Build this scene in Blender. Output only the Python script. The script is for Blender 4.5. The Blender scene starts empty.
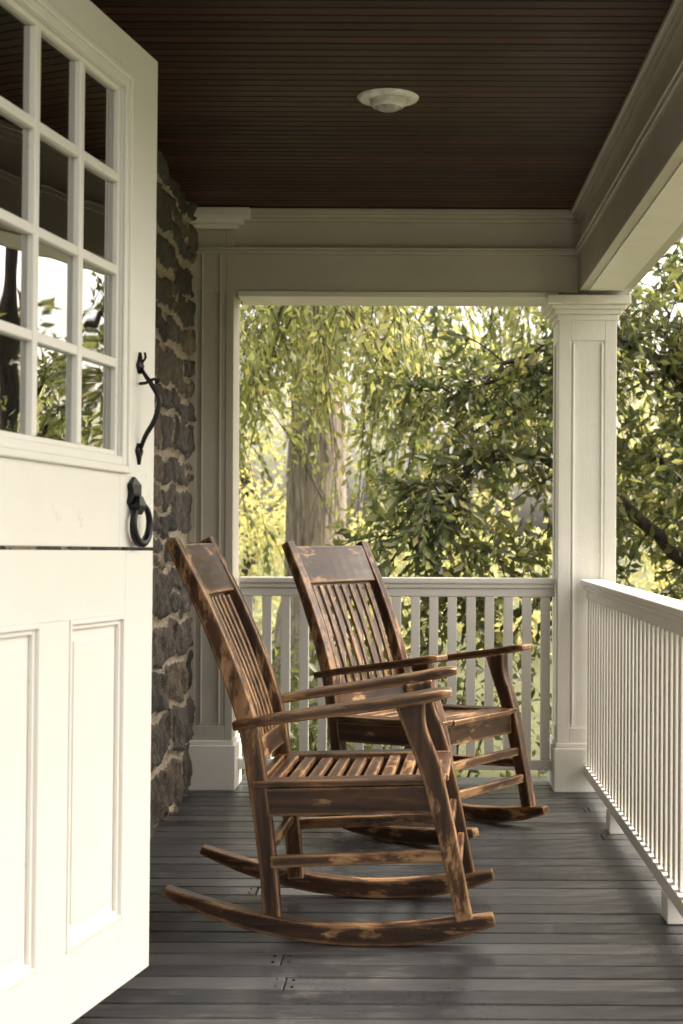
import bpy, math, random
import numpy as np
from mathutils import Vector, Matrix
random.seed(7); rng=np.random.default_rng(11)
scene=bpy.context.scene
F=1422.0
# ------------------------------------------------ node helpers
def new_mat(name):
    m=bpy.data.materials.new(name); m.use_nodes=True
    nt=m.node_tree; nt.nodes.clear()
    out=nt.nodes.new('ShaderNodeOutputMaterial'); return m,nt,out
def ramp(nt,stops):
    r=nt.nodes.new('ShaderNodeValToRGB'); e=r.color_ramp.elements
    while len(e)<len(stops): e.new(0.5)
    for i,(p,c) in enumerate(stops):
        e[i].position=p; e[i].color=(c[0],c[1],c[2],1) if len(c)==3 else c
    return r
def coords(nt,scale=(1,1,1)):
    tc=nt.nodes.new('ShaderNodeTexCoord'); mp=nt.nodes.new('ShaderNodeMapping')
    mp.inputs['Scale'].default_value=scale
    nt.links.new(tc.outputs['Object'],mp.inputs['Vector']); return mp
def noise(nt,vec,scale,detail=4,rough=.55,dist=0):
    n=nt.nodes.new('ShaderNodeTexNoise')
    n.inputs['Scale'].default_value=scale; n.inputs['Detail'].default_value=detail
    n.inputs['Roughness'].default_value=rough; n.inputs['Distortion'].default_value=dist
    nt.links.new(vec.outputs[0],n.inputs['Vector']); return n
def mixc(nt,fac,a,b,blend='MIX'):
    m=nt.nodes.new('ShaderNodeMix'); m.data_type='RGBA'; m.blend_type=blend
    def put(idx,v):
        if isinstance(v,bpy.types.NodeSocket): nt.links.new(v,m.inputs[idx])
        elif isinstance(v,(int,float)): m.inputs[idx].default_value=v
        else: m.inputs[idx].default_value=(v[0],v[1],v[2],1)
    put(0,fac); put(6,a); put(7,b); return m.outputs[2]
def bump(nt,h,strength,dist=.002):
    b=nt.nodes.new('ShaderNodeBump'); b.inputs['Strength'].default_value=strength
    b.inputs['Distance'].default_value=dist; nt.links.new(h,b.inputs['Height']); return b.outputs[0]
def mapr(nt,v,a,b,c,d):
    m=nt.nodes.new('ShaderNodeMapRange'); nt.links.new(v,m.inputs[0])
    for i,x in enumerate((a,b,c,d)): m.inputs[i+1].default_value=x
    return m.outputs[0]
def math_(nt,op,a,b):
    m=nt.nodes.new('ShaderNodeMath'); m.operation=op
    for i,v in enumerate((a,b)):
        if isinstance(v,(int,float)): m.inputs[i].default_value=v
        else: nt.links.new(v,m.inputs[i])
    return m.outputs[0]
# ------------------------------------------------ materials
def paint(name,base,dark,rough=.42):
    m,nt,out=new_mat(name); p=nt.nodes.new('ShaderNodeBsdfPrincipled')
    c=coords(nt); n1=noise(nt,c,2.3,6,.65); n2=noise(nt,c,45,4,.6); n3=noise(nt,c,160,2)
    r=ramp(nt,[(.35,dark),(.62,base)]); nt.links.new(n1.outputs[0],r.inputs[0])
    sp=ramp(nt,[(.66,(1,1,1)),(.76,(.78,.74,.66))]); nt.links.new(n2.outputs[0],sp.inputs[0])
    nt.links.new(mixc(nt,.6,r.outputs[0],sp.outputs[0],'MULTIPLY'),p.inputs['Base Color'])
    nt.links.new(mapr(nt,n1.outputs[0],.3,.7,rough+.12,rough-.08),p.inputs['Roughness'])
    c2=coords(nt,(30,30,3)); n4=noise(nt,c2,3,3)
    nt.links.new(bump(nt,math_(nt,'ADD',n3.outputs[0],n4.outputs[0]),.35,.002),p.inputs['Normal'])
    nt.links.new(p.outputs[0],out.inputs[0]); return m
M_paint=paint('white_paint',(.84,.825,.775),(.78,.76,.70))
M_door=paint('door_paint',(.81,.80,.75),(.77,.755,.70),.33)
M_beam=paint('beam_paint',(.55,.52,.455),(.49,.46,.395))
def wood(name,scl):
    m,nt,out=new_mat(name); p=nt.nodes.new('ShaderNodeBsdfPrincipled')
    c=coords(nt,scl); g=noise(nt,c,14,7,.65,.6)
    cs=coords(nt,tuple(.5 if s<1 else 1.7 for s in scl)); c1=coords(nt); n1=noise(nt,cs,3.4,6,.68,.4); n2=noise(nt,cs,15,6,.72,.3); n3=noise(nt,c1,3,2)
    r=ramp(nt,[(.30,(.014,.007,.004)),(.46,(.042,.019,.010)),(.60,(.088,.040,.019)),(.76,(.17,.083,.040))])
    nt.links.new(g.outputs[0],r.inputs[0])
    pat=ramp(nt,[(.35,(.42,.40,.40)),(.65,(1.45,1.36,1.25))]); nt.links.new(n1.outputs[0],pat.inputs[0])
    col=mixc(nt,1.0,r.outputs[0],pat.outputs[0],'MULTIPLY')
    bv=nt.nodes.new('ShaderNodeBevel'); bv.samples=3; bv.inputs['Radius'].default_value=.014
    ge=nt.nodes.new('ShaderNodeNewGeometry'); dot=nt.nodes.new('ShaderNodeVectorMath'); dot.operation='DOT_PRODUCT'
    nt.links.new(bv.outputs[0],dot.inputs[0]); nt.links.new(ge.outputs['Normal'],dot.inputs[1])
    edge=mapr(nt,dot.outputs['Value'],1.0,.94,0,1)
    nm=mapr(nt,n2.outputs[0],.38,.52,.15,1)
    wear=math_(nt,'MULTIPLY',edge,nm)
    big=mapr(nt,math_(nt,'ADD',math_(nt,'MULTIPLY',n3.outputs[0],.5),math_(nt,'ADD',math_(nt,'MULTIPLY',n1.outputs[0],.6),math_(nt,'MULTIPLY',n2.outputs[0],.7))),.945,1.02,0,.9)
    wear=math_(nt,'MAXIMUM',wear,big)
    gr=ramp(nt,[(.35,(.23,.105,.040)),(.65,(.54,.33,.165))]); nt.links.new(g.outputs[0],gr.inputs[0])
    nt.links.new(mixc(nt,wear,col,gr.outputs[0]),p.inputs['Base Color'])
    nt.links.new(mapr(nt,n2.outputs[0],.3,.7,.25,.46),p.inputs['Roughness'])
    nt.links.new(bump(nt,g.outputs[0],.45,.0015),p.inputs['Normal'])
    nt.links.new(p.outputs[0],out.inputs[0]); return m
WX=wood('stained_wood_x',(.12,2.2,2.2)); WY=wood('stained_wood_y',(2.2,.12,2.2)); WZ=wood('stained_wood_z',(2.2,2.2,.12))
def boards(name,stops,rl,rh,streak,wearc,spec=.5,bmp=.3):
    m,nt,out=new_mat(name); p=nt.nodes.new('ShaderNodeBsdfPrincipled')
    a=nt.nodes.new('ShaderNodeAttribute'); a.attribute_name='tone'
    c=coords(nt,(1.2,14,14)); g=noise(nt,c,5,6,.65,.3); c1=coords(nt); n1=noise(nt,c1,1.7,6,.65); n2=noise(nt,c1,9,6,.7)
    v=math_(nt,'ADD',math_(nt,'MULTIPLY',a.outputs['Fac'],.45),math_(nt,'MULTIPLY',g.outputs[0],.55))
    r=ramp(nt,stops); nt.links.new(v,r.inputs[0])
    w=mapr(nt,math_(nt,'ADD',math_(nt,'MULTIPLY',g.outputs[0],.5),n2.outputs[0]),.78,.96,0,streak)
    nt.links.new(mixc(nt,w,r.outputs[0],wearc),p.inputs['Base Color'])
    nt.links.new(mapr(nt,math_(nt,'ADD',n1.outputs[0],math_(nt,'MULTIPLY',n2.outputs[0],.5)),.55,.95,rl,rh),p.inputs['Roughness'])
    p.inputs['Specular IOR Level'].default_value=spec
    nt.links.new(bump(nt,g.outputs[0],bmp,.002),p.inputs['Normal'])
    nt.links.new(p.outputs[0],out.inputs[0]); return m
M_floor=boards('grey_floor_paint',[(.3,(.024,.025,.027)),(.5,(.043,.044,.047)),(.7,(.075,.075,.077))],.22,.52,.45,(.125,.12,.112))
M_ceil=boards('dark_beadboard',[(.3,(.019,.006,.0035)),(.5,(.034,.011,.0065)),(.7,(.056,.020,.0115))],.40,.54,.25,(.07,.027,.016),.28)
def simple(name,col,rough=.5,metal=0,spec=.5):
    m,nt,out=new_mat(name); p=nt.nodes.new('ShaderNodeBsdfPrincipled'); c=coords(nt); n=noise(nt,c,30,4)
    r=ramp(nt,[(.3,[x*.75 for x in col]),(.7,[min(1,x*1.2) for x in col])]); nt.links.new(n.outputs[0],r.inputs[0])
    nt.links.new(r.outputs[0],p.inputs['Base Color']); p.inputs['Roughness'].default_value=rough; p.inputs['Metallic'].default_value=metal
    nt.links.new(bump(nt,n.outputs[0],.3,.001),p.inputs['Normal'])
    nt.links.new(p.outputs[0],out.inputs[0]); return m
M_iron=simple('black_iron',(.010,.010,.011),.35,.6)
M_dark=simple('dark_interior',(.03,.027,.024),.9)
M_trim=simple('light_trim',(.82,.81,.78),.35)
M_lens=simple('frosted_lens',(.40,.39,.37),.12)
M_roof=simple('roof_shingle',(.09,.085,.08),.9)
def glassmat():
    m,nt,out=new_mat('window_glass'); c=coords(nt); n=noise(nt,c,5,1)
    gl=nt.nodes.new('ShaderNodeBsdfGlossy'); gl.inputs['Roughness'].default_value=.008
    tr=nt.nodes.new('ShaderNodeBsdfTransparent'); tr.inputs[0].default_value=(.55,.56,.55,1)
    fr=nt.nodes.new('ShaderNodeFresnel'); fr.inputs[0].default_value=2.1
    nt.links.new(bump(nt,n.outputs[0],.07,.01),gl.inputs['Normal'])
    f=math_(nt,'MINIMUM',math_(nt,'MULTIPLY',fr.outputs[0],2.8),.95)
    mx=nt.nodes.new('ShaderNodeMixShader'); nt.links.new(f,mx.inputs[0]); nt.links.new(tr.outputs[0],mx.inputs[1]); nt.links.new(gl.outputs[0],mx.inputs[2])
    nt.links.new(mx.outputs[0],out.inputs[0]); return m
M_glass=glassmat()
def stonemat():
    m,nt,out=new_mat('rubble_stone'); p=nt.nodes.new('ShaderNodeBsdfPrincipled')
    a=nt.nodes.new('ShaderNodeAttribute'); a.attribute_name='tone'
    b=nt.nodes.new('ShaderNodeAttribute'); b.attribute_name='mortar'
    c=coords(nt); n=noise(nt,c,18,7,.7); n2=noise(nt,c,70,4,.7)
    r=ramp(nt,[(.0,(.048,.043,.038)),(.3,(.10,.083,.065)),(.55,(.070,.067,.064)),(.8,(.165,.128,.092)),(1,(.10,.080,.060))])
    nt.links.new(math_(nt,'ADD',a.outputs['Fac'],math_(nt,'MULTIPLY',math_(nt,'SUBTRACT',n.outputs[0],.5),1.3)),r.inputs[0])
    mo=ramp(nt,[(.3,(.30,.25,.18)),(.7,(.50,.43,.33))]); nt.links.new(n.outputs[0],mo.inputs[0])
    f=mapr(nt,math_(nt,'ADD',b.outputs['Fac'],math_(nt,'MULTIPLY',math_(nt,'SUBTRACT',n2.outputs[0],.5),.5)),.38,.58,0,1)
    nt.links.new(mixc(nt,f,r.outputs[0],mo.outputs[0]),p.inputs['Base Color']); p.inputs['Roughness'].default_value=.85
    nt.links.new(bump(nt,math_(nt,'ADD',n.outputs[0],n2.outputs[0]),1,.014),p.inputs['Normal'])
    nt.links.new(p.outputs[0],out.inputs[0]); return m
M_stone=stonemat()
def leafmat(name,stops,trans=.4,rough=.4):
    m,nt,out=new_mat(name); p=nt.nodes.new('ShaderNodeBsdfPrincipled')
    a=nt.nodes.new('ShaderNodeAttribute'); a.attribute_name='tone'
    r=ramp(nt,stops); nt.links.new(a.outputs['Fac'],r.inputs[0])
    nt.links.new(r.outputs[0],p.inputs['Base Color']); p.inputs['Roughness'].default_value=rough
    t=nt.nodes.new('ShaderNodeBsdfTranslucent')
    nt.links.new(mixc(nt,1.0,r.outputs[0],(1.78,1.80,1.2),'MULTIPLY'),t.inputs[0])
    mx=nt.nodes.new('ShaderNodeMixShader'); mx.inputs[0].default_value=trans
    nt.links.new(p.outputs[0],mx.inputs[1]); nt.links.new(t.outputs[0],mx.inputs[2]); nt.links.new(mx.outputs[0],out.inputs[0]); return m
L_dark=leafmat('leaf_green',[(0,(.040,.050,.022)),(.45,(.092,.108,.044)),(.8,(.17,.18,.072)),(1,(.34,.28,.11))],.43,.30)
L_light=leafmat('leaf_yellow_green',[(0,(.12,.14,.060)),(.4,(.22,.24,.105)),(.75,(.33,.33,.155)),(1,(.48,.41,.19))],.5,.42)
L_far=leafmat('leaf_autumn_hazed',[(0,(.24,.25,.145)),(.4,(.37,.37,.21)),(.7,(.49,.45,.25)),(1,(.58,.47,.24))],.55,.6)  # far foliage: autumn colour made paler to stand in for distance haze
L_shrub=leafmat('leaf_shrub',[(0,(.05,.06,.03)),(.5,(.12,.13,.062)),(1,(.25,.225,.11))],.42,.4)
def barkmat(name,c0,c1):
    m,nt,out=new_mat(name); p=nt.nodes.new('ShaderNodeBsdfPrincipled'); c=coords(nt,(9,9,.8)); n=noise(nt,c,3,8,.72,.6)
    r=ramp(nt,[(.38,c0),(.60,c1)]); nt.links.new(n.outputs[0],r.inputs[0]); nt.links.new(r.outputs[0],p.inputs['Base Color'])
    p.inputs['Roughness'].default_value=.9; nt.links.new(bump(nt,n.outputs[0],1,.07),p.inputs['Normal'])
    nt.links.new(p.outputs[0],out.inputs[0]); return m
B_dark=barkmat('dark_bark',(.02,.016,.012),(.075,.06,.045)); B_light=barkmat('grey_bark',(.16,.125,.10),(.52,.44,.36))
def groundmat():
    m,nt,out=new_mat('grass'); p=nt.nodes.new('ShaderNodeBsdfPrincipled'); c=coords(nt); n=noise(nt,c,1.5,8,.7); n2=noise(nt,c,30,4,.7)
    r=ramp(nt,[(.3,(.07,.08,.035)),(.55,(.14,.145,.06)),(.75,(.24,.205,.10))])
    nt.links.new(math_(nt,'ADD',math_(nt,'MULTIPLY',n.outputs[0],.6),math_(nt,'MULTIPLY',n2.outputs[0],.4)),r.inputs[0])
    nt.links.new(r.outputs[0],p.inputs['Base Color']); p.inputs['Roughness'].default_value=.95
    nt.links.new(bump(nt,n2.outputs[0],1,.05),p.inputs['Normal']); nt.links.new(p.outputs[0],out.inputs[0]); return m
M_grass=groundmat()
# ------------------------------------------------ mesh builder
def empty(name,loc=(0,0,0),rot=(0,0,0)):
    e=bpy.data.objects.new(name,None); e.location=loc; e.rotation_euler=rot; e.empty_display_size=.1
    scene.collection.objects.link(e); return e
class MB:
    def __init__(s): s.v=[]; s.f=[]; s.t=[]
    def box(s,x0,x1,y0,y1,z0,z1,tone=.5):
        b=len(s.v)
        s.v+=[(x0,y0,z0),(x1,y0,z0),(x1,y1,z0),(x0,y1,z0),(x0,y0,z1),(x1,y0,z1),(x1,y1,z1),(x0,y1,z1)]
        s.f+=[tuple(b+i for i in q) for q in ((3,2,1,0),(4,5,6,7),(0,1,5,4),(1,2,6,5),(2,3,7,6),(3,0,4,7))]; s.t+=[tone]*8
    def loft(s,P,U,V,tone=.5):
        b=len(s.v)
        for p,u,v in zip(P,U,V):
            p,u,v=Vector(p),Vector(u),Vector(v)
            for a,c in ((-1,-1),(1,-1),(1,1),(-1,1)): s.v.append(tuple(p+u*a+v*c)); s.t.append(tone)
        n=len(P)
        for i in range(n-1):
            for k in range(4):
                k2=(k+1)%4; s.f.append((b+4*i+k,b+4*i+k2,b+4*i+4+k2,b+4*i+4+k))
        s.f.append((b+3,b+2,b+1,b)); e=b+4*(n-1); s.f.append((e,e+1,e+2,e+3))
    def tube(s,P,R,seg=8,tone=.5,wob=0):
        b=len(s.v); P=[Vector(p) for p in P]; n=len(P); ref=None
        for i,p in enumerate(P):
            d=(P[min(i+1,n-1)]-P[max(i-1,0)]).normalized()
            if ref is None:
                ref=d.orthogonal().normalized()
            ref=(ref-d*ref.dot(d)).normalized(); w=d.cross(ref)
            for k in range(seg):
                a=2*math.pi*k/seg; rr=R[i]*(1+wob*(random.random()-.5))
                s.v.append(tuple(p+ref*(math.cos(a)*rr)+w*(math.sin(a)*rr))); s.t.append(tone)
        for i in range(n-1):
            for k in range(seg):
                k2=(k+1)%seg; s.f.append((b+seg*i+k,b+seg*i+k2,b+seg*(i+1)+k2,b+seg*(i+1)+k))
        s.f.append(tuple(b+k for k in reversed(range(seg)))); e=b+seg*(n-1); s.f.append(tuple(e+k for k in range(seg)))
    def lathe(s,prof,c,seg=48):
        b=len(s.v); n=len(prof)
        for r,z in prof:
            for k in range(seg):
                a=2*math.pi*k/seg; s.v.append((c[0]+r*math.cos(a),c[1]+r*math.sin(a),c[2]+z)); s.t.append(.5)
        for i in range(n-1):
            for k in range(seg):
                k2=(k+1)%seg; s.f.append((b+seg*i+k,b+seg*i+k2,b+seg*(i+1)+k2,b+seg*(i+1)+k))
    def build(s,name,mat,parent=None,bevel=0,seg=2,smooth=False):
        me=bpy.data.meshes.new(name); me.from_pydata(s.v,[],s.f)
        at=me.attributes.new('tone','FLOAT','POINT'); at.data.foreach_set('value',s.t)
        me.materials.append(mat); me.validate()
        o=bpy.data.objects.new(name,me); scene.collection.objects.link(o)
        if parent: o.parent=parent
        if smooth:
            me.polygons.foreach_set('use_smooth',[True]*len(me.polygons))
        if bevel:
            m=o.modifiers.new('bevel','BEVEL'); m.width=bevel; m.segments=seg; m.limit_method='ANGLE'; m.angle_limit=math.radians(35)
        return o
def catmull(P,n):
    P=[np.array(p,float) for p in P]; Q=[2*P[0]-P[1]]+P+[2*P[-1]-P[-2]]; out=[]
    for i in range(len(P)-1):
        p0,p1,p2,p3=Q[i:i+4]
        for k in range(n):
            t=k/n; out.append(.5*((2*p1)+(-p0+p2)*t+(2*p0-5*p1+4*p2-p3)*t*t+(-p0+3*p1-3*p2+p3)*t**3))
    out.append(P[-1]); return out
# ------------------------------------------------ porch
ZC=2.45
fl=MB(); y=-1.5; bw=.098; nail=MB()
while y<6.30:
    x=-.96; cuts=[x]
    if random.random()<.55: cuts.append(random.uniform(-.5,.75))
    cuts.append(.93)
    for a,b in zip(cuts[:-1],cuts[1:]):
        fl.box(a+.0015,b-.0015,y,y+bw-.0065,-.03,random.uniform(-.0016,.0016),random.random())
        for xx in (a+.02,b-.02):
            if xx>-.9 and xx<.88:
                for yy in (y+.02,y+.072): nail.box(xx-.003,xx+.003,yy-.003,yy+.003,-.004,.0019)
    y+=bw
floor=empty('porch_floor'); fl.build('floor_boards',M_floor,floor,.0035,2)
sk=MB(); sk.box(-.96,.90,-1.5,6.28,-.20,-.032); sk.box(.86,.90,-1.5,6.28,-.6,-.201); sk.box(-.96,.86,6.24,6.28,-.6,-.201); sk.build('skirt',M_dark,floor,.003)
nail.build('nail_heads',M_iron,floor)
# ceiling
ce=MB(); y=1.9
while y<6.02:
    ce.box(-.96,.70,y,y+.0475,ZC,ZC+.015,random.random()); ce.box(-.96,.70,y+.0475,y+.054,ZC+.005,ZC+.015,.0); y+=.054
ceil=empty('porch_ceiling'); ce.build('beadboard',M_ceil,ceil,.0028,2)
rf=MB(); rf.box(-1.3,1.20,1.7,6.6,2.56,2.62); rf.build('roof_deck',M_roof,ceil)
rf=MB(); rf.box(1.18,1.22,1.7,6.6,2.44,2.555); rf.box(.96,1.18,1.7,6.6,2.53,2.557); rf.build('eave',M_paint,ceil,.003)
# beams
def beam_profile(mb,axis,inner,lo,hi,sgn,dz=0):
    strips=[(.000,2.105,2.262),(.012,2.262,2.280),(.018,2.280,2.290),(-.010,2.290,2.400),(.010,2.400,2.415),(.022,2.415,2.430),(.036,2.430,2.449)]
    for off,z0,z1 in strips:
        a=inner-sgn*off
        if axis=='y': mb.box(min(a,inner+sgn*.22),max(a,inner+sgn*.22),lo,hi,z0+dz,z1-.0005+dz)
        else: mb.box(lo,hi,min(a,inner+sgn*.22),max(a,inner+sgn*.22),z0+dz,z1-.0005+dz)
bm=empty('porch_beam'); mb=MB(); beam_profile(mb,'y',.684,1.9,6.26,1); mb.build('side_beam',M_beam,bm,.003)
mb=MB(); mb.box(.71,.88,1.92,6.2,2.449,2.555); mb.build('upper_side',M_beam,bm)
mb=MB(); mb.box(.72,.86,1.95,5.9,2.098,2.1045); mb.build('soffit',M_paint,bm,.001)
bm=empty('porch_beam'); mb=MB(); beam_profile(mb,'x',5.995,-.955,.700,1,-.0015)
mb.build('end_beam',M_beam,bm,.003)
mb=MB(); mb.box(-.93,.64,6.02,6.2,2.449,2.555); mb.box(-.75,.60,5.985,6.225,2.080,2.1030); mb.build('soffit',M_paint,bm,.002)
# columns
def column(cx,cy):
    e=empty('porch_column',(cx,cy,0)); m=MB(); h=.122
    m.box(-h+.006,h-.006,-h+.006,h-.006,.19,2.0)
    for s in (-1,1):
        for (a,b) in ((-h,-h+.05),(h-.05,h)):
            m.box(a,b,*( (-h,-h+.0055) if s<0 else (h-.0055,h)),.20,1.99)
        m.box(-h+.0505,h-.0505,*( (-h,-h+.0055) if s<0 else (h-.0055,h)),.20,.27)
        m.box(-h+.0505,h-.0505,*( (-h,-h+.0055) if s<0 else (h-.0055,h)),1.90,1.99)
        xx=(-h,-h+.0055) if s<0 else (h-.0055,h)
        for (a,b) in ((-h+.006,-h+.05),(h-.05,h-.006)): m.box(*xx,a,b,.20,1.99)
        m.box(*xx,-h+.0505,h-.0505,.20,.27); m.box(*xx,-h+.0505,h-.0505,1.90,1.99)
        for a in (-h+.058,h-.066): m.box(a,a+.008,-h-.002 if s<0 else h-.008,-h+.008 if s<0 else h+.002,.28,1.89)
    m.build('shaft',M_paint,e,.002)
    m=MB(); m.box(-h-.014,h+.014,-h-.014,h+.014,0.001,.185); m.box(-h-.006,h+.006,-h-.006,h+.006,.185,.205); m.build('base',M_paint,e,.004)
    m=MB()
    for o,z0,z1 in ((.008,1.985,2.010),(.020,2.010,2.030),(.034,2.030,2.048),(.052,2.048,2.085)): m.box(-h-o,h+o,-h-o,h+o,z0,z1)
    m.build('capital',M_paint,e,.004)
column(.724,6.105); column(.724,2.05)
e=empty('wall_pilaster'); m=MB()
m.box(-.955,-.768,6.0,6.2,.2,2.37)
m.box(-.955,-.925,5.993,5.9995,.21,2.36); m.box(-.80,-.768,5.993,5.9995,.21,2.36); m.box(-.9245,-.8005,5.993,5.9995,.21,.27); m.box(-.9245,-.8005,5.993,5.9995,2.28,2.36)
m.box(-.905,-.897,5.990,5.9995,.28,2.27); m.box(-.829,-.821,5.990,5.9995,.28,2.27)
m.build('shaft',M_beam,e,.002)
m=MB(); m.box(-.956,-.752,5.975,6.21,.001,.19); m.box(-.956,-.760,5.985,6.205,.19,.21); m.build('base',M_paint,e,.004)
m=MB(); m.box(-.956,-.750,5.98,6.21,2.365,2.385); m.box(-.957,-.725,5.955,6.22,2.385,2.405); m.box(-.958,-.695,5.925,6.23,2.405,2.4435); m.build('capital',M_paint,e,.004)
# railings
def railing(axis,c,lo,hi,feet=()):
    e=empty('porch_railing'); m=MB()
    def bx(u0,u1,w0,w1,z0,z1):
        if axis=='x': m.box(u0,u1,c+w0,c+w1,z0,z1)
        else: m.box(c+w0,c+w1,u0,u1,z0,z1)
    bx(lo,hi,-.048,.048,.872,.896); bx(lo,hi,-.036,.036,.852,.8715); bx(lo,hi,-.022,.022,.815,.8515); m.build('top_rail',M_paint,e,.006,3)
    m=MB(); bx(lo,hi,-.030,.030,.075,.118); m.build('bottom_rail',M_paint,e,.004)
    m=MB(); n=int(round((hi-lo)/.078)); st=(hi-lo)/n
    for i in range(n):
        u=lo+st*(i+.5)+random.uniform(-.0015,.0015); bx(u-.0195,u+.0195,-.0185,.0185,.1185,.8145)
    m.build('balusters',M_paint,e,.003)
    if feet:
        m=MB()
        for f in feet: bx(f-.05,f+.05,-.033,.033,.0015,.0745)
        m.build('feet',M_paint,e,.003)
railing('x',6.105,-.752,.600,(-.1,)); railing('y',.742,2.19,5.965,(5.2,4.02,3.0))
# ------------------------------------------------ stone wall
sw=empty('stone_wall')
def stone_grid(name,y0,y1,z0,z1,step):
    ys=np.arange(y0,y1+1e-6,step); zs=np.arange(z0,z1+1e-6,step); Y,Z=np.meshgrid(ys,zs,indexing='ij'); ny,nz=Y.shape
    seeds=[]; zz=z0-.1
    while zz<z1+.2:
        hgt=random.uniform(.10,.21); yy=y0-.5+random.uniform(0,.4)
        while yy<y1+.4:
            w=random.uniform(.22,.62)
            if w>.4 or random.random()<.6: seeds.append((yy+w/2,zz+hgt/2+random.uniform(-.012,.012),w/2,hgt/2-random.uniform(0,.008),random.random(),random.uniform(0,.02),random.uniform(-.12,.12)))
            else:
                for q in (0,1): seeds.append((yy+w/2,zz+hgt*(.25+.5*q),w/2,hgt/4,random.random(),random.uniform(0,.02),0))
            yy+=w
        zz+=hgt
    S=np.array(seeds)
    wy=Y+.016*np.sin(Z*31+Y*7)+.010*np.sin(Y*53+1.3*Z)+.006*np.sin(Y*110+Z*90); wz=Z+.012*np.sin(Y*13+2)+.008*np.sin(Z*61+Y*20)+.005*np.sin(Y*95-Z*70)
    dy=wy[...,None]-S[:,0]; dz=wz[...,None]-S[:,1]-dy*S[:,6]*.5; c=.016
    qx=np.abs(dy)-S[:,2]+c; qz=np.abs(dz)-S[:,3]+c
    D=np.hypot(np.maximum(qx,0),np.maximum(qz,0))+np.minimum(np.maximum(qx,qz),0)-c
    k=D.argmin(-1); d=D.min(-1)
    edge=np.clip((-d-.007)/.013,0,1); edge=edge*edge*(3-2*edge)
    lump=sum(np.sin(Y*f1+Z*f2+p)*a for f1,f2,p,a in ((40,25,0,.003),(17,51,2,.003),(90,70,1,.0015),(60,-95,4,.0015),(130,-40,2.2,.001)))
    H=edge*(.012+S[k,5]+lump*1.6)+rng.normal(0,.0008,Y.shape)+.004*np.sin(Y*9)*np.sin(Z*8)
    X=-.955+H; V=np.stack([X,Y,Z],-1).reshape(-1,3)
    idx=np.arange(ny*nz).reshape(ny,nz); fc=np.stack([idx[:-1,:-1],idx[1:,:-1],idx[1:,1:],idx[:-1,1:]],-1).reshape(-1,4)
    me=bpy.data.meshes.new(name); me.from_pydata(V.tolist(),[],fc.tolist())
    at=me.attributes.new('tone','FLOAT','POINT'); at.data.foreach_set('value',S[k,4].ravel().astype(np.float32))
    at=me.attributes.new('mortar','FLOAT','POINT'); at.data.foreach_set('value',(1-edge).ravel().astype(np.float32))
    me.polygons.foreach_set('use_smooth',[True]*len(me.polygons)); me.materials.append(M_stone)
    o=bpy.data.objects.new(name,me); scene.collection.objects.link(o); o.parent=sw
stone_grid('stone_face',2.33,6.35,-.02,2.56,.0115)
m=MB(); m.box(-1.25,-.965,2.33,6.35,-.6,2.56); m.box(-1.25,-.965,-2,1.15,-.6,2.56); m.box(-1.25,-.965,1.15,2.33,2.25,2.56); m.build('wall_core',M_stone,sw)
m=MB(); m.box(-1.22,-.80,2.255,2.328,.06,2.25); m.box(-1.22,-.80,1.152,1.24,.06,2.25); m.box(-1.22,-.80,1.241,2.254,2.165,2.25); m.build('door_casing',M_paint,sw,.003)
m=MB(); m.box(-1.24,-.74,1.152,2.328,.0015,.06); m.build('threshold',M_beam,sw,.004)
m=MB(); m.box(-2.6,-2.55,0,4,0,2.5); m.box(-2.55,-1.26,0,4,-.05,0); m.box(-2.55,-1.26,0,4,2.45,2.5); m.build('interior',M_dark,sw)
# ------------------------------------------------ dutch door
W=.96
door=empty('dutch_door',(-.782,2.249,.004),(0,math.radians(.9),math.atan2(.98,.196)))
T=.045
def leaf_frame(z0,z1,oz0,oz1,cols,name):
    m=MB(); us=[0]+[c for ab in cols for c in ab]+[W]
    m.box(us[0],us[1],0,T,z0,z1); m.box(us[-2],us[-1],0,T,z0,z1)
    m.box(us[1]+.0004,us[-2]-.0004,.0003,T-.0003,z0,oz0); m.box(us[1]+.0004,us[-2]-.0004,.0003,T-.0003,oz1,z1)
    for i in range(2,len(us)-2,2): m.box(us[i],us[i+1],.0003,T-.0003,oz0+.0004,oz1-.0004)
    return m.build(name,M_door,door,.0012)
z0,z1=1.0695,2.17; u0,u1,w0,w1=.185,.770,1.262,2.052
leaf_frame(z0,z1,w0,w1,[(u0,u1)],'upper_leaf')
m=MB()
def ring(m,a0,a1,b0,b1,wd,y0,y1):
    m.box(a0,a0+wd,y0,y1,b0,b1); m.box(a1-wd,a1,y0,y1,b0,b1); m.box(a0+wd,a1-wd,y0+.0002,y1,b0,b0+wd); m.box(a0+wd,a1-wd,y0+.0002,y1,b1-wd,b1)
ring(m,u0-.035,u1+.035,w0-.035,w1+.035,.016,-.012,-.0002)
ring(m,u0-.019,u1+.019,w0-.019,w1+.019,.019,-.007,-.0002)
ring(m,u0+.0002,u1-.0002,w0+.0002,w1-.0002,.012,.006,.035)
cw=(u1-u0)/3; rh=(w1-w0)/4
for i in (1,2): m.box(u0+cw*i-.010,u0+cw*i+.010,.004,.034,w0+.012,w1-.012)
for j in (1,2,3):
    for i in range(3): m.box(u0+cw*i+(.0102),u0+cw*(i+1)-(.0102),.005,.033,w0+rh*j-.010,w0+rh*j+.010)
m.build('window_muntins',M_door,door,.003)
m=MB()
for i in range(3):
    for j in range(4): m.box(u0+cw*i+.008,u0+cw*(i+1)-.008,.0175,.0205,w0+rh*j+.008,w0+rh*(j+1)-.008)
m.build('glass_panes',M_glass,door)
z0,z1=.130,1.062
leaf_frame(z0,z1,.275,.925,[(.13,.405),(.53,.805)],'lower_leaf')
m=MB()
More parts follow.
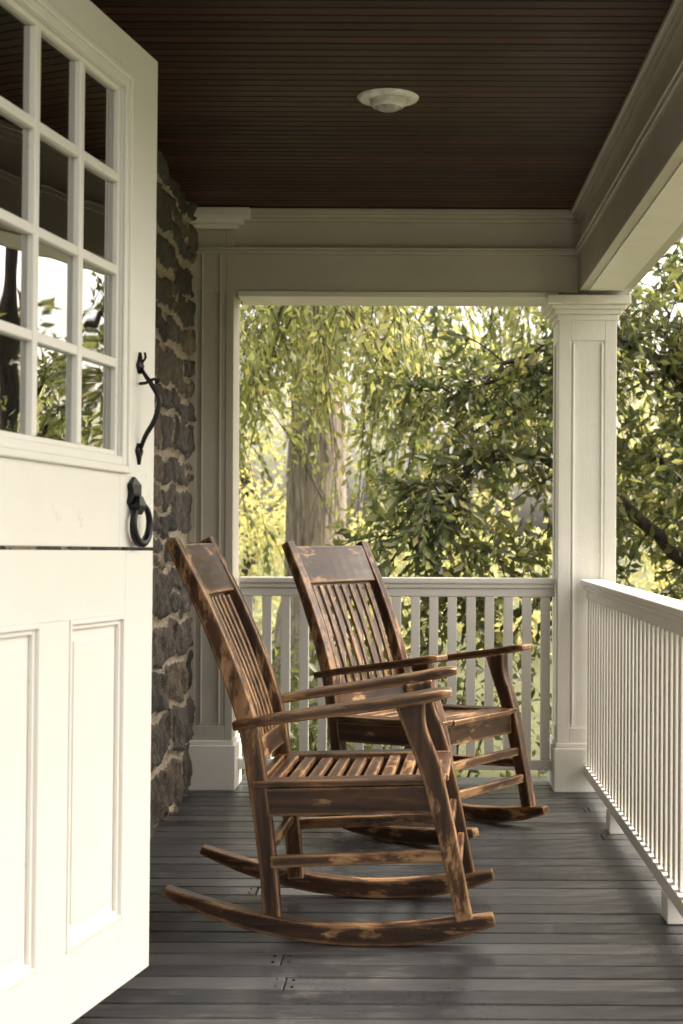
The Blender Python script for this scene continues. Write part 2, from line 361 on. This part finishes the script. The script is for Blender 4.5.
for a,b in ((.13,.405),(.53,.805)):
    m.box(a+.0003,b-.0003,.014,.03,.2753,.9247)
    ring(m,a+.0003,b-.0003,.2753,.9247,.010,-.003,.0138); ring(m,a+.0105,b-.0105,.2855,.9145,.010,.005,.0138)
    m.box(a+.045,b-.045,.0105,.0138,.32,.88)
m.build('panels',M_door,door,.003)
# iron hardware
m=MB(); hu=.866
P=catmull([(hu,-.006,1.462),(hu,-.016,1.445),(hu+.002,-.030,1.425),(hu+.010,-.044,1.392),(hu+.006,-.036,1.350),(hu,-.018,1.315),(hu,-.008,1.290),(hu,-.005,1.276)],5)
n=len(P); m.tube(P,[.003+.0030*math.sin(math.pi*min(1,i/(n-1)))**.7 for i in range(n)],8)
for zc,up in ((1.462,1),(1.285,-1)):
    m.loft([(hu,-.003,zc-up*.012),(hu,-.003,zc+up*.005),(hu,-.003,zc+up*.018),(hu,-.003,zc+up*.035)],[(.006,0,0),(.017,0,0),(.008,0,0),(.0015,0,0)],[(0,.003,0)]*4)
P=catmull([(hu,-.002,1.428),(hu,-.018,1.430),(hu+.004,-.034,1.438),(hu+.008,-.044,1.431)],4); m.tube(P,[.0035]*(len(P)-3)+[.007,.009,.005],8)
P=catmull([(hu+.0,-.004,1.470),(hu+.012,-.010,1.486),(hu+.004,-.012,1.496)],4); m.tube(P,[.003]*len(P),6)
m.build('thumb_latch',M_iron,door,0,smooth=True)
m=MB(); ku=.835
m.loft([(ku,-.004,1.150),(ku,-.004,1.165),(ku,-.006,1.185),(ku,-.006,1.205),(ku,-.004,1.222)],[(.012,0,0),(.030,0,0),(.022,0,0),(.028,0,0),(.003,0,0)],[(0,.004,0),(0,.006,0),(0,.008,0),(0,.006,0),(0,.003,0)])
m.loft([(ku,-.012,1.14),(ku,-.016,1.16),(ku,-.014,1.18)],[(.012,0,0),(.022,0,0),(.010,0,0)],[(0,.008,0),(0,.011,0),(0,.008,0)])
P=[]
for k in range(29):
    a=2*math.pi*k/28; P.append((ku+.012+.036*math.sin(a),-.018-.004*math.sin(a),1.120+.042*math.cos(a)))
m.tube(P,[.0065+.002*(1-math.cos(2*math.pi*k/28)) for k in range(29)],8)
m.build('ring_pull',M_iron,door,.002,smooth=False)
m=MB()
m.box(W-.0002,W+.0012,.010,.034,1.10,1.20); m.build('strike_plate',M_iron,door)
# ------------------------------------------------ ceiling light
cl=empty('ceiling_light',(-.090,4.44,ZC)); m=MB()
m.lathe([(.058,-.006),(.062,-.012),(.080,-.010),(.094,-.005),(.097,-.0005)],(0,0,0)); m.build('trim_ring',M_trim,cl,smooth=True)
m=MB(); m.lathe([(.057,-.004),(.055,-.020),(.050,-.028),(.042,-.032)],(0,0,0)); m.build('eyeball',M_trim,cl,smooth=True)
m=MB(); m.lathe([(.042,-.031),(.036,-.037),(.020,-.042),(.0005,-.044)],(0,0,0)); m.build('lens',M_lens,cl,smooth=True)
# ------------------------------------------------ rocking chairs
post=[(-.160,.055),(-.172,.20),(-.198,.40),(-.235,.60),(-.325,.84),(-.437,1.07)]
def pathframe(P,thk):
    U=[]
    for i in range(len(P)):
        a=np.array(P[max(i-1,0)]); b=np.array(P[min(i+1,len(P)-1)]); d=(b-a)/np.linalg.norm(b-a); U.append((-d[1]*thk[i],0,d[0]*thk[i]))
    return U
def plank(m,P2,yc,hw,ht,sub=5):
    n=len(P2); hw=[hw]*n if not hasattr(hw,'__len__') else list(hw); ht=[ht]*n if not hasattr(ht,'__len__') else list(ht)
    ycs=[yc]*n if not hasattr(yc,'__len__') else list(yc)
    C=catmull([(p[0],p[1],w,t,yy) for p,w,t,yy in zip(P2,hw,ht,ycs)],sub)
    xz=[(c[0],c[1]) for c in C]
    m.loft([(c[0],c[4],c[1]) for c in C],pathframe(xz,[c[3] for c in C]),[(0,c[2],0) for c in C])
def chair(loc,rz,sc=1.0,pitch=0):
    e=empty('rocking_chair',loc,(0,pitch,rz)); e.scale=(sc,sc,sc); hwid=.245
    zr=lambda x:.39*(x-.08)**2
    for s,nm in ((-1,'right'),(1,'left')):
        m=MB(); xs=np.linspace(-.450,.43,9)
        plank(m,[(x,zr(x)+.026) for x in xs],s*hwid,.021,[.012,.020,.024,.026,.026,.027,.028,.026,.015],4); m.build('runner_'+nm,WX,e,.005,3)
        m=MB(); plank(m,post,s*.232,.021,[.024,.023,.025,.025,.023,.018]); m.build('rear_post_'+nm,WZ,e,.005,3)
        m=MB(); plank(m,[(.352,.072),(.326,.20),(.294,.34),(.260,.47),(.222,.57),(.205,.645)],s*.250,.021,[.022,.023,.026,.028,.029,.040]); m.build('front_leg_'+nm,WZ,e,.005,3)
        m=MB(); plank(m,[(-.262,.578),(-.12,.604),(.06,.632),(.20,.655),(.285,.672),(.318,.676)],[s*.262,s*.272,s*.284,s*.290,s*.290,s*.290],[.028,.032,.040,.046,.046,.034],[.012,.013,.014,.014,.013,.009]); m.build('armrest_'+nm,WX,e,.005,3)
        m=MB(); plank(m,[(-.195,.372),(.05,.380),(.285,.388)],s*.238,.014,.037); m.build('seat_rail_'+nm,WX,e,.003)
        m=MB(); plank(m,[(-.165,.215),(.08,.228),(.320,.240)],s*.245,.011,.016); m.build('side_stretcher_'+nm,WX,e,.004)
    def cross(name,x,z,ux,uz,hl,th,hh,bow=0,mat=WY):
        m=MB(); ys=np.linspace(-hl,hl,9); Pn=[]
        for yy in ys: Pn.append((x-bow*(1-(yy/hl)**2),yy,z))
        m.loft(Pn,[(uz*th,0,-ux*th)]*9,[(ux*hh,0,uz*hh)]*9); return m.build(name,mat,e,.004,3)
    d=np.array([-.112,.23]); d/=np.linalg.norm(d)
    cross('headrest',-.392,.983,d[0],d[1],.216,.013,.078,.018)
    d2=np.array([-.04,.2]); d2/=np.linalg.norm(d2)
    cross('back_lower_rail',-.212,.490,d2[0],d2[1],.212,.012,.030,.006)
    m=MB()
    for i in range(8):
        yy=-.168+i*.048; k=(1-(yy/.216)**2)
        plank(m,[(-.214-.006*k,.50),(-.238-.008*k,.60),(-.290-.014*k,.75),(-.355-.018*k,.905)],yy,.0105,.0065,4)
    m.build('back_slats',WZ,e,.003)
    cross('front_seat_rail',.275,.388,0,1,.226,.012,.037); cross('rear_seat_rail',-.197,.372,0,1,.214,.012,.035)
    m=MB()
    sl=lambda x:.409+.033*(x+.195)
    for s in (-1,1): m.loft([(-.215,s*.226,sl(-.215)+.012),(.30,s*.226,sl(.30)+.012)],[(0,0,.0095)]*2,[(0,.032,0)]*2)
    m.build('seat_side_frame',WX,e,.004,3)
    m=MB()
    for i in range(8):
        x=-.165+i*.0505; zz=sl(x)+.010-.010*math.sin(math.pi*i/7)
        m.loft([(x,-.1935,zz),(x,.1935,zz)],[(.0165,0,.0006)]*2,[(0,0,.0085)]*2)
    m.loft([(.262,-.1935,sl(.26)+.011),(.262,.1935,sl(.26)+.011)],[(.045,0,.001)]*2,[(0,0,.0095)]*2)
    m.loft([(-.205,-.1935,sl(-.205)+.011),(-.205,.1935,sl(-.205)+.011)],[(.014,0,.001)]*2,[(0,0,.0095)]*2)
    m.build('seat_slats',WY,e,.004,3)
    cross('front_stretcher_upper',.309,.285,0,1,.229,.010,.016); cross('front_stretcher_lower',.332,.185,0,1,.229,.010,.016); cross('rear_stretcher',-.175,.24,0,1,.211,.010,.015)
    return e
chair((-.203,4.02,.001),math.radians(-3))
chair((.004,5.27,.001),math.radians(-35),.98)
# ------------------------------------------------ foliage
def leaf_mesh(name,mat,parent,pos,dirs,size,tone,aspect=.42,clear=None):
    if clear is not None:
        x0,x1,zt,yt=clear; bad=(pos[:,0]>x0)&(pos[:,0]<x1)&(pos[:,2]<zt+.25*np.sin(pos[:,0]*9))&(pos[:,1]<yt)&(rng.random(len(pos))<.78)
        k=~bad; pos,dirs,size,tone=pos[k],dirs[k],size[k],tone[k]
    n=len(pos); d=dirs/np.linalg.norm(dirs,axis=1,keepdims=True)
    r=rng.normal(size=(n,3)); r[:,2]*=.55; s=np.cross(d,r); s/=np.linalg.norm(s,axis=1,keepdims=True)+1e-9
    nn=np.cross(d,s); L=size[:,None]; wv=L*aspect*.5
    fold=rng.uniform(.1,.5,(n,1)); curl=rng.uniform(-.15,.25,(n,1))
    b=pos; tip=pos+d*L-nn*L*curl*.5; mid=pos+d*L*.45
    l=mid+s*wv+nn*wv*fold; rr=mid-s*wv+nn*wv*fold
    V=np.stack([b,l,tip,rr],1).reshape(-1,3); i=np.arange(n)*4
    Fc=np.stack([np.stack([i,i+2,i+1],1),np.stack([i,i+3,i+2],1)],1).reshape(-1,3)
    me=bpy.data.meshes.new(name); me.vertices.add(len(V)); me.vertices.foreach_set('co',V.ravel().astype(np.float32))
    me.loops.add(Fc.size); me.loops.foreach_set('vertex_index',Fc.ravel().astype(np.int32))
    me.polygons.add(len(Fc)); me.polygons.foreach_set('loop_start',np.arange(0,Fc.size,3,dtype=np.int32))
    me.update(calc_edges=True)
    at=me.attributes.new('tone','FLOAT','POINT'); at.data.foreach_set('value',np.repeat(np.clip(tone,0,1),4).astype(np.float32))
    me.materials.append(mat); o=bpy.data.objects.new(name,me); scene.collection.objects.link(o); o.parent=parent; return o
def rv(): 
    v=rng.normal(size=3); return v/np.linalg.norm(v)
def tree(name,trunk,tr,limbs,nsub,sublen,ntwig,twlen,nleaf,lsize,leafm,bark,down=.3,tone0=.45,subdown=.0,seg=14,clear=None):
    e=empty(name); m=MB(); T_=catmull(trunk,6); nT=len(T_); rad=np.interp(np.linspace(0,1,nT),np.linspace(0,1,len(tr)),tr)
    m.tube(T_,list(rad),seg,.5,.14); LP=[];LD=[];LS=[];LT=[]
    tw=MB()
    for (pl,r0) in limbs:
        C=catmull(pl,6); nC=len(C)
        C=[c+rng.normal(0,.018,3) if 0<i<nC-1 else c for i,c in enumerate(C)]
        m.tube(C,list(np.linspace(r0,r0*.2,nC)),8,.5,.1)
        seglen=sum(np.linalg.norm(C[i+1]-C[i]) for i in range(nC-1))
        for k in range(int(nsub*seglen)):
            t=rng.uniform(.12,1)**.8*(nC-1.001); i=int(t); p=C[i]+(C[i+1]-C[i])*(t-i); dl=(C[i+1]-C[i])/np.linalg.norm(C[i+1]-C[i])
            d=dl*.5+rv()*.9; d[2]-=subdown; d/=np.linalg.norm(d); L=sublen*rng.uniform(.5,1.25)
            q=[p+d*L*s+np.array([0,0,-1])*down*L*s*s for s in np.linspace(0,1,6)]
            if clear is not None and clear[0]<q[-1][0]<clear[1] and q[-1][2]<clear[2]-.25: continue
            tw.tube(q,list(np.linspace(r0*.12,.002,6)+.001),4)
            ctone=tone0+rng.normal(0,.16)
            for j in range(ntwig):
                s=rng.uniform(.15,1); ii=min(int(s*5),4); p2=q[ii]+(q[ii+1]-q[ii])*(s*5-ii)
                d2=(q[ii+1]-q[ii]); d2=d2/np.linalg.norm(d2)*.7+rv()*.8; d2[2]-=subdown*.6; d2/=np.linalg.norm(d2); L2=twlen*rng.uniform(.5,1.3)
                ss=np.linspace(0.1,1,nleaf); pp=p2+d2*L2*ss[:,None]+np.array([0,0,-1])*down*L2*(ss**2)[:,None]
                tw.tube([p2,p2+d2*L2*.5+np.array([0,0,-1])*down*L2*.25,pp[-1]],[.0025,.0018,.001],3)
                ld=d2+rng.normal(0,.7,(nleaf,3)); ld[:,2]-=.35+subdown*.5
                LP.append(pp); LD.append(ld); LS.append(lsize*rng.uniform(.6,1.25,nleaf)); LT.append(ctone+rng.normal(0,.16,nleaf)+ (rng.random(nleaf)<.05)*.4)
    m.build('trunk_and_limbs',bark,e,smooth=True); tw.build('twigs',B_dark,e)
    leaf_mesh('crown',leafm,e,np.concatenate(LP),np.concatenate(LD),np.concatenate(LS),np.concatenate(LT),clear=clear)
    return sum(len(x) for x in LP)
nB=tree('magnolia_tree',[(2.5,9.4,-.65),(2.45,9.3,0),(2.3,9.2,.6),(2.35,9.25,1.6),(2.5,9.3,2.6)],[.17,.14,.12,.09,.04],
 [([(2.3,9.2,.3),(1.8,9.0,.78),(1.3,8.9,1.28),(.75,8.7,1.55),(.3,8.5,1.45),(-.05,8.4,1.05)],.055),
  ([(2.35,9.2,.8),(1.9,9.0,1.8),(1.25,8.9,2.3),(.7,8.8,2.2),(.35,8.7,1.9)],.05),
  ([(2.3,9.2,.2),(1.5,8.8,.45),(.8,8.6,.75),(.3,8.5,.7),(0,8.4,.35)],.04),
  ([(2.35,9.2,1.0),(1.8,9.3,1.4),(1.1,9.5,1.8),(.5,9.6,2.0),(0,9.7,2.1)],.04),
  ([(2.4,9.3,1.5),(2.9,9.0,2.0),(3.5,8.8,2.2)],.04),
  ([(2.3,9.1,1.0),(2.2,8.3,1.5),(2.0,7.6,1.7)],.035),
  ([(2.35,9.2,.6),(2.9,8.6,1.1),(3.4,8.0,1.3)],.035),
  ([(2.4,9.3,1.2),(1.8,9.9,1.5),(1.4,10.2,1.1)],.035),
  ([(2.35,9.2,1.8),(1.9,9.3,2.5),(1.6,9.2,2.8)],.03),
  ([(2.35,9.2,1.4),(1.7,8.9,2.0),(1.5,8.7,2.5)],.035)],
 14,.52,6,.26,9,.085,L_dark,B_dark,.35,.46)
nA=tree('weeping_tree',[(-1.05,14,-.65),(-1.0,14,.5),(-.96,14,2.2),(-.98,14,4),(-.8,14,5.5)],[.44,.31,.28,.20,.10],
 [([(-.95,14,3.4),(-1.4,12.5,4.0),(-1.5,11,3.8),(-1.3,9.8,3.0)],.06),
  ([(-.95,14,3.6),(-.6,12.4,4.2),(-.4,11,3.8),(-.2,9.8,3.2)],.06),
  ([(-.95,14,3.2),(-1.0,12.6,3.6),(-.9,11.2,3.3),(-.75,10.2,2.8)],.05),
  ([(-.95,14,3.0),(.3,13.0,3.5),(1.1,12,3.4),(1.6,11,2.9)],.05),
  ([(-.95,14,3.0),(-2.2,13.0,3.4),(-2.8,12,3.0)],.05),
  ([(-.6,12.4,3.4),(-.25,11.2,2.9),(-.2,10.4,2.2)],.03),
  ([(-1.4,11.2,3.7),(-1.45,10.6,2.8),(-1.4,10.2,1.9)],.025)],
 10,1.1,8,.32,10,.085,L_light,B_light,.8,.48,.55,clear=(-1.10,-.58,1.95,13.4))
nC=tree('maple_tree',[(7.2,12.5,-.65),(7.1,12.4,1.0),(7.2,12.5,3.0),(7.1,12.4,4.6)],[.2,.16,.11,.04],
 [([(7.1,12.4,1.2),(6.2,11.8,2.0),(5.4,11.4,2.4)],.05),([(7.1,12.4,1.8),(7.9,13,2.8),(8.8,13.4,3.2)],.05),
  ([(7.2,12.5,2.2),(6.4,12.8,3.2),(5.8,13,3.7)],.05),([(7.2,12.5,2.6),(7.6,11.9,3.6),(8.0,11.5,4.2)],.04),
  ([(7.1,12.4,1.4),(7.0,11.4,1.9),(6.8,10.6,2.0)],.04)],
 6,.9,6,.4,8,.13,L_dark,B_dark,.2,.55)
def cluster_foliage(name,mat,parent,centers,radii,nper,size,tone0,spread=.12,flat=.8):
    LP=[];LD=[];LS=[];LT=[]
    for c,r in zip(centers,radii):
        n=int(nper*r*r); v=rng.normal(size=(n,3)); v/=np.linalg.norm(v,axis=1,keepdims=True)
        rad=r*(rng.random((n,1))**.4)*(1+.25*np.sin(v[:,:1]*5+v[:,1:2]*4+c[0]*3)); p=c+v*rad*np.array([1,1,flat])
        t=tone0+rng.normal(0,spread)+rng.normal(0,.14,n); d=v*.6+rng.normal(0,.7,(n,3)); d[:,2]-=.3
        LP.append(p);LD.append(d);LS.append(size*rng.uniform(.6,1.3,n));LT.append(t)
    leaf_mesh(name,mat,parent,np.concatenate(LP),np.concatenate(LD),np.concatenate(LS),np.concatenate(LT),.5)
sh=empty('shrubs'); C=[];R=[]
for k in range(24):
    C.append(np.array([rng.uniform(-2.2,3.6),rng.uniform(7.3,9.8),rng.uniform(-.5,.18)])); R.append(rng.uniform(.35,.6))
cluster_foliage('foliage',L_shrub,sh,C,R,1900,.075,.45)
sm=MB()
for c in C:
    for k in range(4): sm.tube([(c[0],c[1],-.62),tuple(c+rv()*.25)],[.012,.004],5)
sm.build('stems',B_dark,sh)
dt=empty('distant_trees'); C=[];R=[]; tm=MB()
for k in range(26):
    x=rng.uniform(-11,22); y=rng.uniform(19,31); h=rng.uniform(2.8,5.0)
    tm.tube(catmull([(x,y,-.65),(x+rng.normal(0,.15),y,h*.4),(x+rng.normal(0,.4),y,h)],4),list(np.linspace(.18,.04,9)),8,.5,.1)
    for j in range(7):
        C.append(np.array([x+rng.normal(0,1.2),y+rng.normal(0,1.1),h*rng.uniform(.25,1.0)])); R.append(rng.uniform(.5,1.1))
for k in range(52):
    C.append(np.array([rng.uniform(-9,16),rng.uniform(17,27),rng.uniform(-.4,1.2)])); R.append(rng.uniform(.6,1.1))
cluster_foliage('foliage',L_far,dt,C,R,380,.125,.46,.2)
tm.build('trunks',B_dark,dt,smooth=True)
# ground
g=bpy.data.meshes.new('ground'); S=400
g.from_pydata([(-S,-S,-.62),(S,-S,-.62),(S,S,-.62),(-S,S,-.62)],[],[(0,1,2,3)]); g.materials.append(M_grass)
scene.collection.objects.link(bpy.data.objects.new('ground',g))
# ------------------------------------------------ light
az=math.radians(74); el=math.radians(53)
w=bpy.data.worlds.new('World'); scene.world=w; w.use_nodes=True; nt=w.node_tree; nt.nodes.clear()
o=nt.nodes.new('ShaderNodeOutputWorld'); bg=nt.nodes.new('ShaderNodeBackground'); sk=nt.nodes.new('ShaderNodeTexSky')
sk.sky_type='NISHITA'; sk.sun_disc=False; sk.sun_elevation=el; sk.sun_rotation=az; sk.dust_density=6; sk.air_density=1.0; sk.ozone_density=.5
hs=nt.nodes.new('ShaderNodeHueSaturation'); hs.inputs['Saturation'].default_value=.3
nt.links.new(sk.outputs[0],hs.inputs['Color'])
nt.links.new(mixc(nt,1.0,hs.outputs[0],(1.09,1.01,.90),'MULTIPLY'),bg.inputs[0]); bg.inputs[1].default_value=.55
nt.links.new(bg.outputs[0],o.inputs[0])
ld=bpy.data.lights.new('sun','SUN'); ld.energy=4.2; ld.angle=math.radians(8); ld.color=(1,.94,.83)
so=bpy.data.objects.new('sun',ld); scene.collection.objects.link(so)
sd=Vector((math.sin(az)*math.cos(el),math.cos(az)*math.cos(el),math.sin(el))); so.rotation_euler=sd.to_track_quat('Z','Y').to_euler(); so.location=sd*20
# ------------------------------------------------ camera
cd=bpy.data.cameras.new('camera'); cam=bpy.data.objects.new('camera',cd); scene.collection.objects.link(cam)
cam.location=(0,0,1.1); cam.rotation_euler=(math.radians(90),math.radians(-.25),0)
cd.sensor_fit='VERTICAL'; cd.sensor_height=36; cd.lens=F/1024*36; cd.shift_x=-(415-341.5)/1024; cd.shift_y=(530-512)/1024
cd.dof.use_dof=True; cd.dof.focus_distance=4.4; cd.dof.aperture_fstop=5.6
cd.clip_start=.05; cd.clip_end=1500
scene.camera=cam
scene.view_settings.view_transform='Standard'; scene.view_settings.look='None'; scene.view_settings.exposure=0
print('leaves',nA,nB,nC)
